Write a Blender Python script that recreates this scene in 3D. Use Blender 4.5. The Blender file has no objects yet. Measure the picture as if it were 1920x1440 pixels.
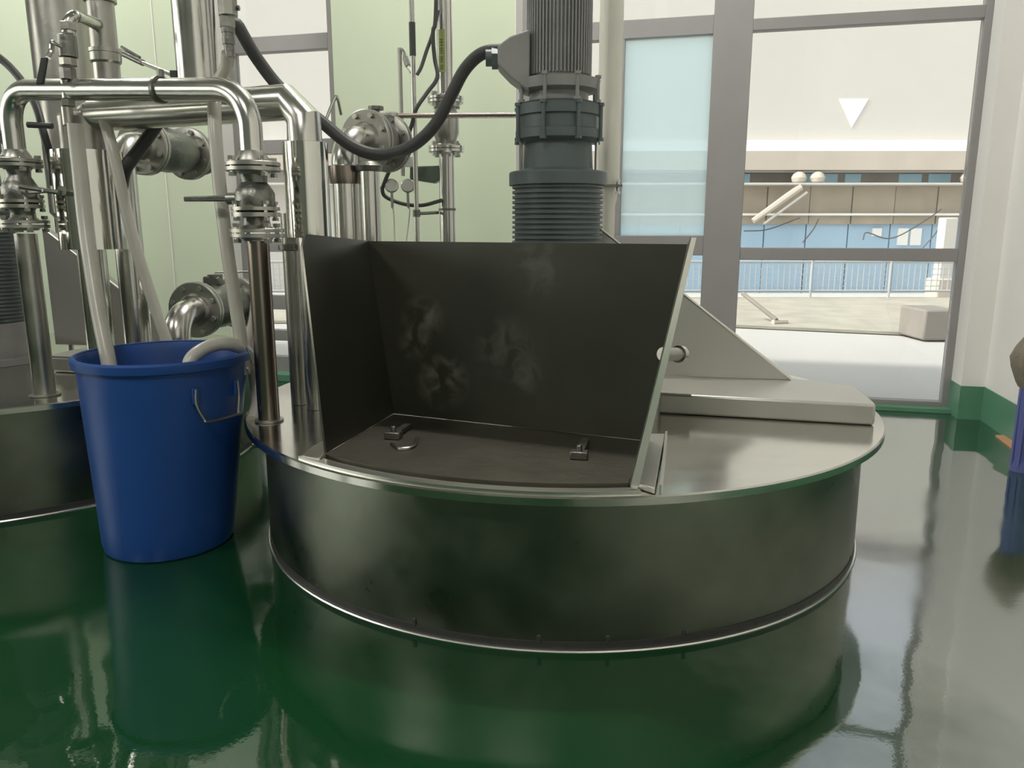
import bpy, bmesh, math, random
from mathutils import Vector, Matrix
random.seed(7)
R = math.radians
scn = bpy.context.scene
COL = scn.collection

# ------------------------------------------------------------------ camera, sky, sun, exposure
F, TILT, CAM = 1442.0, R(11.4), 1.01
cd = bpy.data.cameras.new('camera'); cam = bpy.data.objects.new('camera', cd); COL.objects.link(cam)
cam.location = (0, 0, CAM); cam.rotation_euler = (R(90) - TILT, 0, 0)
cd.sensor_width = 36; cd.lens = F / 1920 * 36; cd.clip_end = 300; cd.clip_start = 0.02
scn.camera = cam

w = bpy.data.worlds.new('sky'); scn.world = w; w.use_nodes = True
wn = w.node_tree.nodes; wl = w.node_tree.links
for n in list(wn): wn.remove(n)
wo = wn.new('ShaderNodeOutputWorld'); wb = wn.new('ShaderNodeBackground'); ws = wn.new('ShaderNodeTexSky')
ws.sky_type = 'HOSEK_WILKIE'; ws.turbidity = 9; ws.ground_albedo = .4
ws.sun_direction = Vector((-.8, -.15, .8)).normalized()
wh = wn.new('ShaderNodeHueSaturation'); wh.inputs['Saturation'].default_value = .35
wl.new(ws.outputs[0], wh.inputs['Color']); wl.new(wh.outputs[0], wb.inputs[0])
wb.inputs[1].default_value = 7.0
wl.new(wb.outputs[0], wo.inputs[0])

sd = bpy.data.lights.new('sun', 'SUN'); sd.energy = 3.4; sd.angle = R(3); sd.color = (1, .96, .9)
so = bpy.data.objects.new('sun', sd); COL.objects.link(so)
so.rotation_euler = Vector((-.8, -.15, .8)).to_track_quat('Z', 'Y').to_euler()

scn.view_settings.view_transform = 'Standard'; scn.view_settings.look = 'None'
scn.view_settings.gamma = 1; scn.view_settings.use_curve_mapping = False
scn.view_settings.exposure = 0.42
FILL_W = 75.0

# ------------------------------------------------------------------ picture geometry helpers
cT, sT = math.cos(TILT), math.sin(TILT)
def ray(px, py):
    a = (px - 960) / F; b = (720 - py) / F
    return Vector((a, cT + sT * b, -sT + cT * b))
def at(px, py, Y):
    r = ray(px, py); return r * (Y / r.y) + Vector((0, 0, CAM))
def atz(px, py, z):
    r = ray(px, py); return r * ((z - CAM) / r.z) + Vector((0, 0, CAM))
def zof(x, y, py):
    """height at which the vertical line over (x, y) crosses picture row py"""
    b = (720 - py) / F
    return CAM + y * (-sT + cT * b) / (cT + sT * b)
WC = Vector((2.53, 4.03, 0)); WL = Vector((-.9715, .2368, 0)); WN = Vector((.2368, .9715, 0))
def wp(s, d, z): return WC + WL * s + WN * d + Vector((0, 0, z))

# ------------------------------------------------------------------ mesh helpers
class MB:
    def __init__(s): s.v = []; s.f = []
    def add(s, vs, fs):
        o = len(s.v); s.v += [Vector(v) for v in vs]; s.f += [tuple(i + o for i in f) for f in fs]; return s
    def hexa(s, a, b):  # two quads, same winding
        return s.add(list(a) + list(b), [(3, 2, 1, 0), (4, 5, 6, 7)] + [(i, (i + 1) % 4, 4 + (i + 1) % 4, 4 + i) for i in range(4)])
    def box(s, c, size, rz=0, M=None):
        x, y, z = [q / 2 for q in size]; m = M or Matrix.Rotation(rz, 3, 'Z'); c = Vector(c)
        q = [c + m @ Vector(p) for p in ((-x, -y, -z), (x, -y, -z), (x, y, -z), (-x, y, -z), (-x, -y, z), (x, -y, z), (x, y, z), (-x, y, z))]
        return s.hexa(q[:4], q[4:])
    def wbox(s, s0, s1, d0, d1, z0, z1):
        q = [wp(s1, d0, z) for z in (z0,)] + [wp(s0, d0, z0), wp(s0, d1, z0), wp(s1, d1, z0)]
        return s.hexa(q, [p + Vector((0, 0, z1 - z0)) for p in q])
    def prism(s, poly, off):
        n = len(poly); off = Vector(off)
        a = [Vector(p) for p in poly]; b = [p + off for p in a]
        return s.add(a + b, [tuple(range(n))[::-1], tuple(range(n, 2 * n))] + [(i, (i + 1) % n, n + (i + 1) % n, n + i) for i in range(n)])
    def sheet(s, poly, t):
        p = [Vector(q) for q in poly]; n = (p[1] - p[0]).cross(p[2] - p[0]).normalized() * t
        return s.prism([q - n / 2 for q in p], n)
    def ring(s, c, ax, r, n):
        ax = ax.normalized(); u = ax.orthogonal().normalized() if abs(ax.z) < .999 else Vector((1, 0, 0))
        v = ax.cross(u)
        return [c + u * (r * math.cos(2 * math.pi * i / n)) + v * (r * math.sin(2 * math.pi * i / n)) for i in range(n)]
    def cyl(s, p0, p1, r0, r1=None, n=24, off=0):
        p0, p1 = Vector(p0), Vector(p1); r1 = r0 if r1 is None else r1; ax = p1 - p0
        return s.add(s.ring(p0, ax, r0, n) + s.ring(p1, ax, r1, n),
                     [tuple(range(n))[::-1], tuple(range(n, 2 * n))] + [(i, (i + 1) % n, n + (i + 1) % n, n + i) for i in range(n)])
    def stack(s, p0, ax, prof, n=28, closed=True):
        """lathe about an axis: prof = [(distance, radius)...]"""
        p0 = Vector(p0); ax = Vector(ax).normalized(); o = len(s.v); m = len(prof)
        u = ax.orthogonal().normalized() if abs(ax.z) < .999 else Vector((1, 0, 0)); v = ax.cross(u)
        vs = []
        for t, r in prof:
            c = p0 + ax * t
            vs += [c + u * (r * math.cos(2 * math.pi * i / n)) + v * (r * math.sin(2 * math.pi * i / n)) for i in range(n)]
        fs = [(k * n + i, k * n + (i + 1) % n, (k + 1) * n + (i + 1) % n, (k + 1) * n + i) for k in range(m - 1) for i in range(n)]
        if closed: fs += [tuple(range(n))[::-1], tuple(range((m - 1) * n, m * n))]
        return s.add(vs, fs)
    def tube(s, pts, r, n=12, smooth=6, rr=None):
        p = [Vector(q) for q in pts]
        if smooth and len(p) > 2:
            q = [p[0] * 2 - p[1]] + p + [p[-1] * 2 - p[-2]]; out = []
            for i in range(1, len(q) - 2):
                a, b, c, d = q[i - 1:i + 3]
                for k in range(smooth):
                    t = k / smooth
                    out.append(.5 * ((2 * b) + (c - a) * t + (2 * a - 5 * b + 4 * c - d) * t * t + (3 * b - a - 3 * c + d) * t ** 3))
            out.append(p[-1]); p = out
        m = len(p); tan = [(p[min(i + 1, m - 1)] - p[max(i - 1, 0)]).normalized() for i in range(m)]
        u = tan[0].orthogonal().normalized(); vs = []
        for i in range(m):
            u = (u - tan[i] * u.dot(tan[i])).normalized(); v = tan[i].cross(u)
            rad = r if rr is None else rr(i / (m - 1))
            vs += [p[i] + u * (rad * math.cos(2 * math.pi * k / n)) + v * (rad * math.sin(2 * math.pi * k / n)) for k in range(n)]
        fs = [(k * n + i, k * n + (i + 1) % n, (k + 1) * n + (i + 1) % n, (k + 1) * n + i) for k in range(m - 1) for i in range(n)]
        return s.add(vs, fs + [tuple(range(n))[::-1], tuple(range((m - 1) * n, m * n))])
    def shear(s, z0, kx):
        for v in s.v: v.x += (v.z - z0) * kx
        return s
    def build(s, name, mat, parent=None, bevel=0, kind=None, angle=35):
        base = Vector(parent.get('base', (0, 0, 0))) if parent is not None else Vector((0, 0, 0))
        me = bpy.data.meshes.new(name)
        me.from_pydata([tuple(v - base) for v in s.v], [], s.f); me.update()
        bm = bmesh.new(); bm.from_mesh(me); bmesh.ops.recalc_face_normals(bm, faces=bm.faces); bm.to_mesh(me); bm.free()
        me.polygons.foreach_set('use_smooth', [True] * len(me.polygons))
        me.set_sharp_from_angle(angle=R(angle))
        me.materials.append(mat)
        o = bpy.data.objects.new(name, me); COL.objects.link(o)
        if parent is not None:
            o.parent = parent; o['base'] = tuple(base)
        if bevel:
            b = o.modifiers.new('bevel', 'BEVEL'); b.width = bevel; b.segments = 2; b.limit_method = 'ANGLE'; b.angle_limit = R(40)
        if kind: o['kind'] = kind
        return o
def tag(o, label, cat, group=None):
    o['label'] = label; o['category'] = cat
    if group: o['group'] = group
    return o
def thing(name, label, cat, base, group=None):
    o = bpy.data.objects.new(name, None); COL.objects.link(o); o.location = base; o['base'] = tuple(base)
    o.empty_display_size = .05
    return tag(o, label, cat, group)
def copy_tree(o, parent=None):
    c = o.copy(); COL.objects.link(c); c.parent = parent
    for ch in [x for x in bpy.data.objects if x.parent == o]: copy_tree(ch, c)
    return c
def struct(name, mb, mat, **k): return mb.build(name, mat, kind='structure', **k)

# ------------------------------------------------------------------ materials
def mat(name, col, rough=.5, metal=0, var=0, scale=6, bump=0, bscale=40, stretch=(1, 1, 1), spec=.5, coat=0, rvar=0, ior=None):
    m = bpy.data.materials.new(name); m.use_nodes = True; n = m.node_tree.nodes; l = m.node_tree.links
    p = n['Principled BSDF']; p.inputs['Base Color'].default_value = (*col, 1); p.inputs['Roughness'].default_value = rough
    p.inputs['Metallic'].default_value = metal; p.inputs['Specular IOR Level'].default_value = spec
    p.inputs['Coat Weight'].default_value = coat
    if ior: p.inputs['IOR'].default_value = ior
    tc = n.new('ShaderNodeTexCoord'); mp = n.new('ShaderNodeMapping'); mp.inputs['Scale'].default_value = stretch
    l.new(tc.outputs['Object'], mp.inputs[0])
    if var or rvar:
        t = n.new('ShaderNodeTexNoise'); t.inputs['Scale'].default_value = scale; t.inputs['Detail'].default_value = 6; l.new(mp.outputs[0], t.inputs['Vector'])
        if var:
            x = n.new('ShaderNodeMixRGB'); x.inputs[1].default_value = (*[c * (1 - var) for c in col], 1); x.inputs[2].default_value = (*[min(1, c * (1 + var)) for c in col], 1)
            l.new(t.outputs[0], x.inputs[0]); l.new(x.outputs[0], p.inputs['Base Color'])
        if rvar:
            q = n.new('ShaderNodeMapRange'); q.inputs[1].default_value = .3; q.inputs[2].default_value = .7
            q.inputs[3].default_value = max(0, rough - rvar); q.inputs[4].default_value = min(1, rough + rvar)
            l.new(t.outputs[0], q.inputs[0]); l.new(q.outputs[0], p.inputs['Roughness'])
    if bump:
        t2 = n.new('ShaderNodeTexNoise'); t2.inputs['Scale'].default_value = bscale; t2.inputs['Detail'].default_value = 4; l.new(mp.outputs[0], t2.inputs['Vector'])
        b = n.new('ShaderNodeBump'); b.inputs['Strength'].default_value = bump; b.inputs['Distance'].default_value = .01
        l.new(t2.outputs[0], b.inputs['Height']); l.new(b.outputs[0], p.inputs['Normal'])
    return m
M = {}
M['steel'] = mat('polished_steel', (.62, .61, .57), .22, 1, .12, 5, .03, 30, rvar=.05)
M['steel_dull'] = mat('dull_steel', (.42, .41, .37), .36, 1, .25, 9, .05, 60, rvar=.08)
M['pipe_brown'] = mat('heat_tinted_steel', (.30, .25, .22), .25, 1, .2, 6)
M['plate'] = mat('brushed_plate', (.60, .59, .54), .15, 1, .10, 3, .012, 4, (1, 5, 5), rvar=.03)
M['mirror'] = mat('mirror_steel', (.66, .65, .60), .11, 1, .1, 4, .02, 8)
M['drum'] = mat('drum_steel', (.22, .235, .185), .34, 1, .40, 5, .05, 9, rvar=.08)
M['cast'] = mat('cast_steel', (.22, .22, .20), .38, 1, .3, 20, .2, 60)
M['cover'] = mat('satin_cover', (.56, .55, .50), .42, .75, .08, 4, .01, 5)
M['edge'] = mat('bright_edge', (.75, .74, .68), .3, 1)
M['motor'] = mat('motor_paint', (.09, .115, .115), .42, 0, .25, 12, .1, 60)
M['motor_grey'] = mat('motor_grey_paint', (.27, .27, .26), .4, 0, .2, 12, .1, 60)
M['bolt'] = mat('zinc_bolt', (.6, .6, .55), .3, 1)
M['rubber'] = mat('black_rubber', (.035, .035, .033), .5, 0, .3, 30, .1, 80)
M['hose'] = mat('milky_hose', (.46, .445, .385), .3, 0, .12, 12)
M['blue'] = mat('blue_plastic', (.012, .060, .24), .38, 0, .12, 5, .05, 12)
M['frame'] = mat('frame_grey', (.30, .29, .28), .45, 0, .1, 8)
M['wall_g'] = mat('wall_pale_green', (.60, .68, .50), .45, 0, .05, 1.2, .02, 3)
M['wall_w'] = mat('wall_white', (.87, .85, .81), .55, 0, .04, 2)
M['wall_d'] = mat('wall_dim', (.16, .18, .15), .7, 0, .1, 2)
M['ceil'] = mat('ceiling', (.42, .42, .39), .7, 0, .06, 3)
M['green'] = mat('green_paint', (.10, .27, .16), .3, 0, .2, 4)
M['white'] = mat('white_enamel', (.75, .75, .70), .3)
M['instr'] = mat('instrument_green', (.08, .12, .08), .4, 0, .2, 20)
M['tag'] = mat('yellow_green_label', (.36, .42, .09), .5, 0, .15, 20)
M['ink'] = mat('label_ink', (.10, .14, .04), .5)
M['cloth'] = mat('grey_mop_cloth', (.23, .20, .15), .9, 0, .35, 25, .5, 60)
M['stand'] = mat('blue_stand', (.10, .12, .33), .4, 0, .1, 10)
M['orange'] = mat('orange_board', (.62, .33, .18), .7, 0, .15, 20)
M['lamp_body'] = mat('lamp_body', (.7, .7, .68), .4)

def glass(name, tint=(1, 1, 1), fac=.0):
    m = bpy.data.materials.new(name); m.use_nodes = True; n = m.node_tree.nodes; l = m.node_tree.links
    for x in list(n): n.remove(x)
    o = n.new('ShaderNodeOutputMaterial'); t = n.new('ShaderNodeBsdfTransparent'); t.inputs[0].default_value = (*tint, 1)
    g = n.new('ShaderNodeBsdfGlossy'); g.inputs['Roughness'].default_value = .02
    fr = n.new('ShaderNodeFresnel'); fr.inputs[0].default_value = 1.5
    mx = n.new('ShaderNodeMixShader'); l.new(fr.outputs[0], mx.inputs[0]); l.new(t.outputs[0], mx.inputs[1]); l.new(g.outputs[0], mx.inputs[2])
    last = mx
    if fac:  # a frosted film: part of the light is scattered
        d = n.new('ShaderNodeBsdfTranslucent'); d.inputs[0].default_value = (*tint, 1)
        m2 = n.new('ShaderNodeMixShader'); m2.inputs[0].default_value = fac
        l.new(mx.outputs[0], m2.inputs[1]); l.new(d.outputs[0], m2.inputs[2]); last = m2
    l.new(last.outputs[0], o.inputs[0]); return m
M['glass'] = glass('clear_glass', (.95, .96, .94))
M['frost'] = glass('frosted_glass', (.86, .96, .96), .5)

def floor_mat():
    m = mat('green_epoxy', (.0065, .040, .014), .06, 0, .2, .9)
    n = m.node_tree.nodes; l = m.node_tree.links; p = n['Principled BSDF']; sx = n.new('ShaderNodeSeparateXYZ'); tcw = n.new('ShaderNodeTexCoord'); l.new(tcw.outputs['Object'], sx.inputs[0])
    wn_ = n.new('ShaderNodeTexNoise'); wn_.inputs['Scale'].default_value = 2.5; wn_.inputs['Detail'].default_value = 4; l.new(tcw.outputs['Object'], wn_.inputs['Vector'])
    wa = n.new('ShaderNodeMath'); wa.operation = 'MULTIPLY_ADD'; wa.inputs[1].default_value = .9; l.new(wn_.outputs[0], wa.inputs[0]); l.new(sx.outputs['X'], wa.inputs[2])
    wr = n.new('ShaderNodeMapRange'); wr.inputs[1].default_value = .9; wr.inputs[2].default_value = 1.4; wr.inputs[3].default_value = 1.52; wr.inputs[4].default_value = 5.2   # wetter, glossier film beside the right wall
    l.new(wa.outputs[0], wr.inputs[0]); l.new(wr.outputs[0], p.inputs['IOR'])
    tc = n.new('ShaderNodeTexCoord')
    a = n.new('ShaderNodeTexNoise'); a.inputs['Scale'].default_value = 1.1; a.inputs['Detail'].default_value = 5; l.new(tc.outputs['Object'], a.inputs['Vector'])
    q = n.new('ShaderNodeMapRange'); q.inputs[1].default_value = .42; q.inputs[2].default_value = .58; q.inputs[3].default_value = .03; q.inputs[4].default_value = .13
    l.new(a.outputs[0], q.inputs[0]); l.new(q.outputs[0], p.inputs['Roughness'])
    b = n.new('ShaderNodeTexNoise'); b.inputs['Scale'].default_value = 2.2; b.inputs['Detail'].default_value = 2; l.new(tc.outputs['Object'], b.inputs['Vector'])
    c = n.new('ShaderNodeTexNoise'); c.inputs['Scale'].default_value = 90; l.new(tc.outputs['Object'], c.inputs['Vector'])
    r2 = n.new('ShaderNodeMath'); r2.operation = 'MULTIPLY'; r2.inputs[1].default_value = .012; l.new(c.outputs[0], r2.inputs[0])
    ad = n.new('ShaderNodeMath'); ad.operation = 'ADD'; l.new(b.outputs[0], ad.inputs[0]); l.new(r2.outputs[0], ad.inputs[1])
    bp = n.new('ShaderNodeBump'); bp.inputs['Strength'].default_value = .25; bp.inputs['Distance'].default_value = .02
    l.new(ad.outputs[0], bp.inputs['Height']); l.new(bp.outputs[0], p.inputs['Normal'])
    return m
M['floor'] = floor_mat()

def smear_mat():
    """hopper back panel: dark dull steel with pale dried smears and one pale patch (stains with their own shape)"""
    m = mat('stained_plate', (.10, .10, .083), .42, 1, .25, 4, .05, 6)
    n = m.node_tree.nodes; l = m.node_tree.links; p = n['Principled BSDF']
    geo = n.new('ShaderNodeTexCoord')
    ns = n.new('ShaderNodeTexNoise'); ns.inputs['Scale'].default_value = 14; ns.inputs['Detail'].default_value = 7; ns.inputs['Distortion'].default_value = 1.2
    l.new(geo.outputs['Object'], ns.inputs['Vector'])
    tot = None
    for (x, y, z, r, g) in STAINS:
        d = n.new('ShaderNodeVectorMath'); d.operation = 'DISTANCE'; d.inputs[1].default_value = (x, y, z); l.new(geo.outputs['Object'], d.inputs[0])
        q = n.new('ShaderNodeMapRange'); q.inputs[1].default_value = r * .35; q.inputs[2].default_value = r; q.inputs[3].default_value = g; q.inputs[4].default_value = 0
        l.new(d.outputs['Value'], q.inputs[0])
        if tot is None: tot = q
        else:
            a = n.new('ShaderNodeMath'); a.operation = 'MAXIMUM'; l.new(tot.outputs[0], a.inputs[0]); l.new(q.outputs[0], a.inputs[1]); tot = a
    k = n.new('ShaderNodeMapRange'); k.inputs[1].default_value = .42; k.inputs[2].default_value = .62; l.new(ns.outputs[0], k.inputs[0])
    f = n.new('ShaderNodeMath'); f.operation = 'MULTIPLY'; l.new(tot.outputs[0], f.inputs[0]); l.new(k.outputs[0], f.inputs[1])
    old = p.inputs['Base Color'].links[0].from_socket
    x = n.new('ShaderNodeMixRGB'); x.inputs[2].default_value = (.34, .34, .29, 1); l.new(f.outputs[0], x.inputs[0]); l.new(old, x.inputs[1]); l.new(x.outputs[0], p.inputs['Base Color'])
    me = n.new('ShaderNodeMath'); me.operation = 'SUBTRACT'; me.inputs[0].default_value = 1; l.new(f.outputs[0], me.inputs[1]); l.new(me.outputs[0], p.inputs['Metallic'])
    return m

# ------------------------------------------------------------------ the room
H = 4.3; SW, DN = 9.5, -9.5      # room width along the window wall, depth towards and behind the camera
struct('floor', MB().prism([wp(SW, DN, -.12), wp(-.3, DN, -.12), wp(-.3, .3, -.12), wp(SW, .3, -.12)], (0, 0, .12)), M['floor'])
struct('ceiling', MB().prism([wp(SW, DN, H), wp(-.3, DN, H), wp(-.3, .3, H), wp(SW, .3, H)], (0, 0, .15)), M['ceil'])
wt = .30; WT = 3.55
W1, W2 = (.115, 2.585), (3.71, 4.53)
fw = MB()
struct('wall_front', MB().wbox(-.3, W1[0], 0, wt, 0, H), M['wall_w'])
fw.wbox(W1[1], W2[0], 0, wt, 0, H).wbox(W2[1], SW, 0, wt, 0, H)
fw.wbox(W1[0], W1[1], 0, wt, WT, H).wbox(W2[0], W2[1], 0, wt, WT, H)
struct('wall_front', fw, M['wall_g'])
struct('wall_right', MB().wbox(-.3, 0, DN, 0, 0, H), M['wall_w'])
bk = MB().wbox(-.3, SW, DN - .25, DN, 0, H)
struct('wall_back', bk, M['wall_d'])
lw = MB().wbox(SW, SW + .25, DN, .3, 0, .8).wbox(SW, SW + .25, DN, .3, 3.5, H)
for d0, d1 in ((-.9, .3), (-3.7, -3.3), (-6.5, -6.1), (DN, -8.9)): lw.wbox(SW, SW + .25, d0, d1, .8, 3.5)
struct('wall_left', lw, M['wall_g'])
for i, (d0, d1) in enumerate(((-3.3, -.9), (-6.1, -3.7), (-8.9, -6.5))):
    fr = MB().wbox(SW + .08, SW + .14, d0, d1, .8, .86).wbox(SW + .08, SW + .14, d0, d1, 3.44, 3.5).wbox(SW + .08, SW + .14, d0, d0 + .06, .86, 3.44).wbox(SW + .08, SW + .14, d1 - .06, d1, .86, 3.44)
    fr = struct('window_%d' % (3 + i), fr, M['frame'])
    MB().wbox(SW + .105, SW + .111, d0 + .06, d1 - .06, .86, 3.44).build('pane', M['glass'], fr)
# green painted skirting band
bb = .182
struct('baseboard_right', MB().wbox(0, .004, DN, 0, 0, bb), M['green'])
struct('baseboard_front', MB().wbox(0, W1[0] + .003, -.004, 0, 0, bb).wbox(W1[0], W1[0] + .003, 0, .17, 0, bb).wbox(W1[1], W2[0], -.004, 0, 0, bb).wbox(W2[1], SW, -.004, 0, 0, bb), M['green'])
struct('trim_1', MB().wbox(W1[0], W1[1], .10, .17, 0, .028), M['green'], bevel=.004)
struct('trim_2', MB().wbox(W2[0], W2[1], .06, .17, 0, .05), M['green'], bevel=.004)
struct('trim_4', MB().wbox(W1[1] - .003, W1[1], .0, .17, 0, WT), M['wall_w']); struct('trim_5', MB().wbox(W2[1] - .003, W2[1], .0, .17, 0, WT), M['wall_w'])
struct('trim_3', MB().wbox(4.93, 4.936, -.006, 0, bb, H), M['wall_w'])     # panel joint cover left of the window

D0, D1 = .17, .235
def rail(parent, name, s0, s1, z0, z1, d0=D0, d1=D1): return MB().wbox(s0, s1, d0, d1, z0, z1).build(name, M['frame'], parent, bevel=.003)
def pane(parent, s0, s1, z0, z1, m='glass', lab=None):
    o = MB().wbox(s0, s1, .20, .206, z0, z1).build('pane', M[m], parent)
    if lab: o['label'] = lab
    return o
f1 = struct('window_1', MB().wbox(W1[0] - .0, .152, D0, D1, 0, WT).wbox(2.46, W1[1], D0, D1, 0, WT).wbox(.152, 2.46, D0, D1, WT - .06, WT).wbox(.152, 2.46, D0, D1, .0, .052), M['frame'], bevel=.003)
rail(f1, 'mullion', 1.29, 1.50, .052, WT - .06)
rail(f1, 'transom', .152, 1.29, 2.072, 2.134); rail(f1, 'transom', 1.50, 2.46, 2.067, 2.167)
rail(f1, 'transom', .152, 1.29, .835, .905); rail(f1, 'transom', 1.50, 2.46, .858, .972)
rail(f1, 'mullion', 1.985, 2.06, .972, 2.067)
pane(f1, .152, 1.29, 2.134, WT - .06); pane(f1, 1.5, 2.46, 2.167, WT - .06)
pane(f1, .152, 1.29, .905, 2.072); pane(f1, .152, 1.29, .052, .835)
pane(f1, 1.5, 1.985, .972, 2.067, 'frost', 'pale blue frosted glass of the opening leaf'); pane(f1, 2.06, 2.46, .972, 2.067); pane(f1, 1.5, 2.46, .052, .858)
f2 = struct('window_2', MB().wbox(W2[0], 3.825, D0, D1, 0, WT).wbox(4.488, W2[1], D0, D1, 0, WT).wbox(3.825, 4.488, D0, D1, WT - .06, WT).wbox(3.825, 4.488, D0, D1, 0, .154), M['frame'], bevel=.003)
for z0, z1 in ((2.111, 2.205), (1.487, 1.576), (.86, .93), (.475, .57), (.262, .335)): rail(f2, 'transom', 3.825, 4.488, z0, z1)
for z0, z1 in ((2.205, WT - .06), (1.576, 2.111), (.93, 1.487), (.57, .86), (.335, .475), (.154, .262)): pane(f2, 3.825, 4.488, z0, z1)



# unseen fill lamps added under the ceiling to brighten the room
for i, (s0, d0) in enumerate(((2.2, -1.2), (5.6, -1.2), (2.2, -6.4), (5.6, -6.4))):
    c = wp(s0, d0, H - .12)
    t = thing('ceiling_lamp', ['tube lamp under the ceiling nearest the right wall and the windows', 'tube lamp under the ceiling above the left tank, near the windows', 'tube lamp under the ceiling by the right wall, far behind the tanks', 'tube lamp under the ceiling at the back left of the room'][i], 'lamp', c, 'tube lamps under the ceiling')
    MB().hexa([wp(s0 - .65, d0 - .07, H - .10), wp(s0 + .65, d0 - .07, H - .10), wp(s0 + .65, d0 + .07, H - .10), wp(s0 - .65, d0 + .07, H - .10)],
              [wp(s0 - .65, d0 - .07, H - .002), wp(s0 + .65, d0 - .07, H - .002), wp(s0 + .65, d0 + .07, H - .002), wp(s0 - .65, d0 + .07, H - .002)]).build('housing', M['lamp_body'], t)
    ld = bpy.data.lights.new('tube_light', 'AREA'); ld.shape = 'RECTANGLE'; ld.size = 1.2; ld.size_y = .1; ld.energy = FILL_W; ld.color = (1, .98, .93)
    lo = bpy.data.objects.new('tube_light', ld); COL.objects.link(lo); lo.location = c; lo.rotation_euler = (0, 0, math.atan2(WL.y, WL.x))

# thin haze volume added for the lens-glare veil on the window side of the room
hm = bpy.data.materials.new('steam_haze'); hm.use_nodes = True; hn = hm.node_tree.nodes
for x in list(hn): hn.remove(x)
ho = hn.new('ShaderNodeOutputMaterial'); hv = hn.new('ShaderNodeVolumeScatter'); hv.inputs['Density'].default_value = .055; hv.inputs['Anisotropy'].default_value = .6; hv.inputs[0].default_value = (.97, .98, .95, 1)
hm.node_tree.links.new(hv.outputs[0], ho.inputs['Volume'])
hz_ = MB().wbox(.02, 7.5, -2.4, -.02, .02, 4.2).build('steam_haze', hm, kind='stuff'); hz_['label'] = 'thin steam haze hanging in the air before the windows'; hz_['category'] = 'haze'

# ------------------------------------------------------------------ outdoors
M['road'] = mat('concrete_road', (.44, .43, .415), .8, 0, .08, .6)
M['gravel'] = mat('dry_verge', (.34, .32, .27), .95, 0, .35, 3)
M['cream'] = mat('cream_render', (.54, .52, .485), .8, 0, .03, .5)
M['beam'] = mat('weathered_beam', (.46, .41, .35), .8, 0, .15, 1)
M['darkband'] = mat('shaded_band', (.22, .20, .18), .8, 0, .3, 2)  # plain dark base colour, used for the recessed band and small outdoor pieces
M['bluewall'] = mat('blue_cladding', (.33, .48, .62), .6, 0, .08, 1)
M['bluewin'] = mat('blue_window', (.30, .55, .70), .3)
M['tan'] = mat('tan_cladding', (.36, .31, .24), .85, 0, .3, 1.5)
M['owhite'] = mat('outdoor_white', (.8, .79, .76), .6)
M['wire'] = mat('wire', (.10, .09, .09), .6)
M['fence'] = mat('fence_grey', (.42, .44, .46), .5)
ap = wp(-4, .3, 0)
struct('pavement', MB().add([(-30, 4.3, -.06), (40, 4.3, -.06), (40, 12.4, -.1), (-30, 12.4, -.1), (-30, 4.3, -.6), (40, 4.3, -.6), (40, 12.4, -.6), (-30, 12.4, -.6)],
                            [(0, 1, 2, 3), (7, 6, 5, 4), (0, 4, 5, 1), (1, 5, 6, 2), (2, 6, 7, 3), (3, 7, 4, 0)]), M['road'])
struct('verge', MB().prism([(-30, 9.0, -.075), (1.5, 9.0, -.075), (5.5, 7.3, -.065), (40, 7.3, -.065), (40, 12.38, -.095), (-30, 12.38, -.095)], (0, 0, .03)), M['gravel'])
struct('yard_slope', MB().add([(-40, 12.4, -.1), (50, 12.4, -.1), (50, 31, -1.5), (-40, 31, -1.5), (-40, 12.4, -2), (50, 12.4, -2), (50, 31, -2), (-40, 31, -2)],
                              [(0, 1, 2, 3), (7, 6, 5, 4), (0, 4, 5, 1), (1, 5, 6, 2), (2, 6, 7, 3), (3, 7, 4, 0)]), M['road'])
FY = 30.0
def fz(py): return zof(0, FY, py)
def fx(px, py=430): return at(px, py, FY).x
b = thing('factory_building', 'long cream and blue factory building across the road outside the window', 'building', (8, FY, -1.5))
X0, X1 = -16, 26
zb, z1, z2, z3, z4 = -1.5, fz(420), fz(345), fz(320), fz(285)
MB().box(((X0 + X1) / 2, FY + 4, (13 + z4) / 2), (X1 - X0, 8, 13 - z4)).build('upper_wall', M['cream'], b)
MB().box(((X0 + X1) / 2, FY + .4, (fz(265) + z4) / 2), (X1 - X0, 1.6, fz(265) - z4)).build('flashing', M['owhite'], b)
MB().box(((X0 + X1) / 2, FY + .1, (z3 + z4) / 2), (X1 - X0, 1.0, z4 - z3)).build('beam', M['beam'], b)
MB().box(((X0 + X1) / 2, FY + 4.2, (z2 + z3) / 2), (X1 - X0, 7, z3 - z2)).build('recessed_band', M['darkband'], b)
MB().box(((X0 + X1) / 2, FY - .15, z2 - .03), (X1 - X0, 1.3, .07)).build('sill', M['cream'], b)
for a, c in ((1512, 1576), (1590, 1620), (1692, 1735), (1748, 1790), (1395, 1410)):
    MB().box(((fx(a) + fx(c)) / 2, FY + .68, (fz(324) + fz(340)) / 2), (fx(c) - fx(a), .06, fz(324) - fz(340))).build('window_light', M['bluewin'], b)
MB().box(((X0 + 0) / 2, FY + 1.0, (zb + z4) / 2), (0 - X0, 1.0, z4 - zb)).build('blank_wall', M['cream'], b)
n = 16; XL = 0; wdt = (X1 - XL) / n
for i in range(n):
    MB().box((XL + wdt * (i + .5), FY + .25 + .04 * (i % 2), (z1 + z2) / 2 - .04), (wdt - .04, .2, z2 - z1 - .08)).build('tan_panel', M['tan'], b)
    MB().box((XL + wdt * (i + .5), FY + .5, (zb + z1) / 2), (wdt - .05, .3, z1 - zb)).build('blue_panel', M['bluewall'], b)
MB().box(((XL + X1) / 2, FY + .05, fz(402)), (X1 - XL, .3, .08)).build('gutter', M['owhite'], b)
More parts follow.
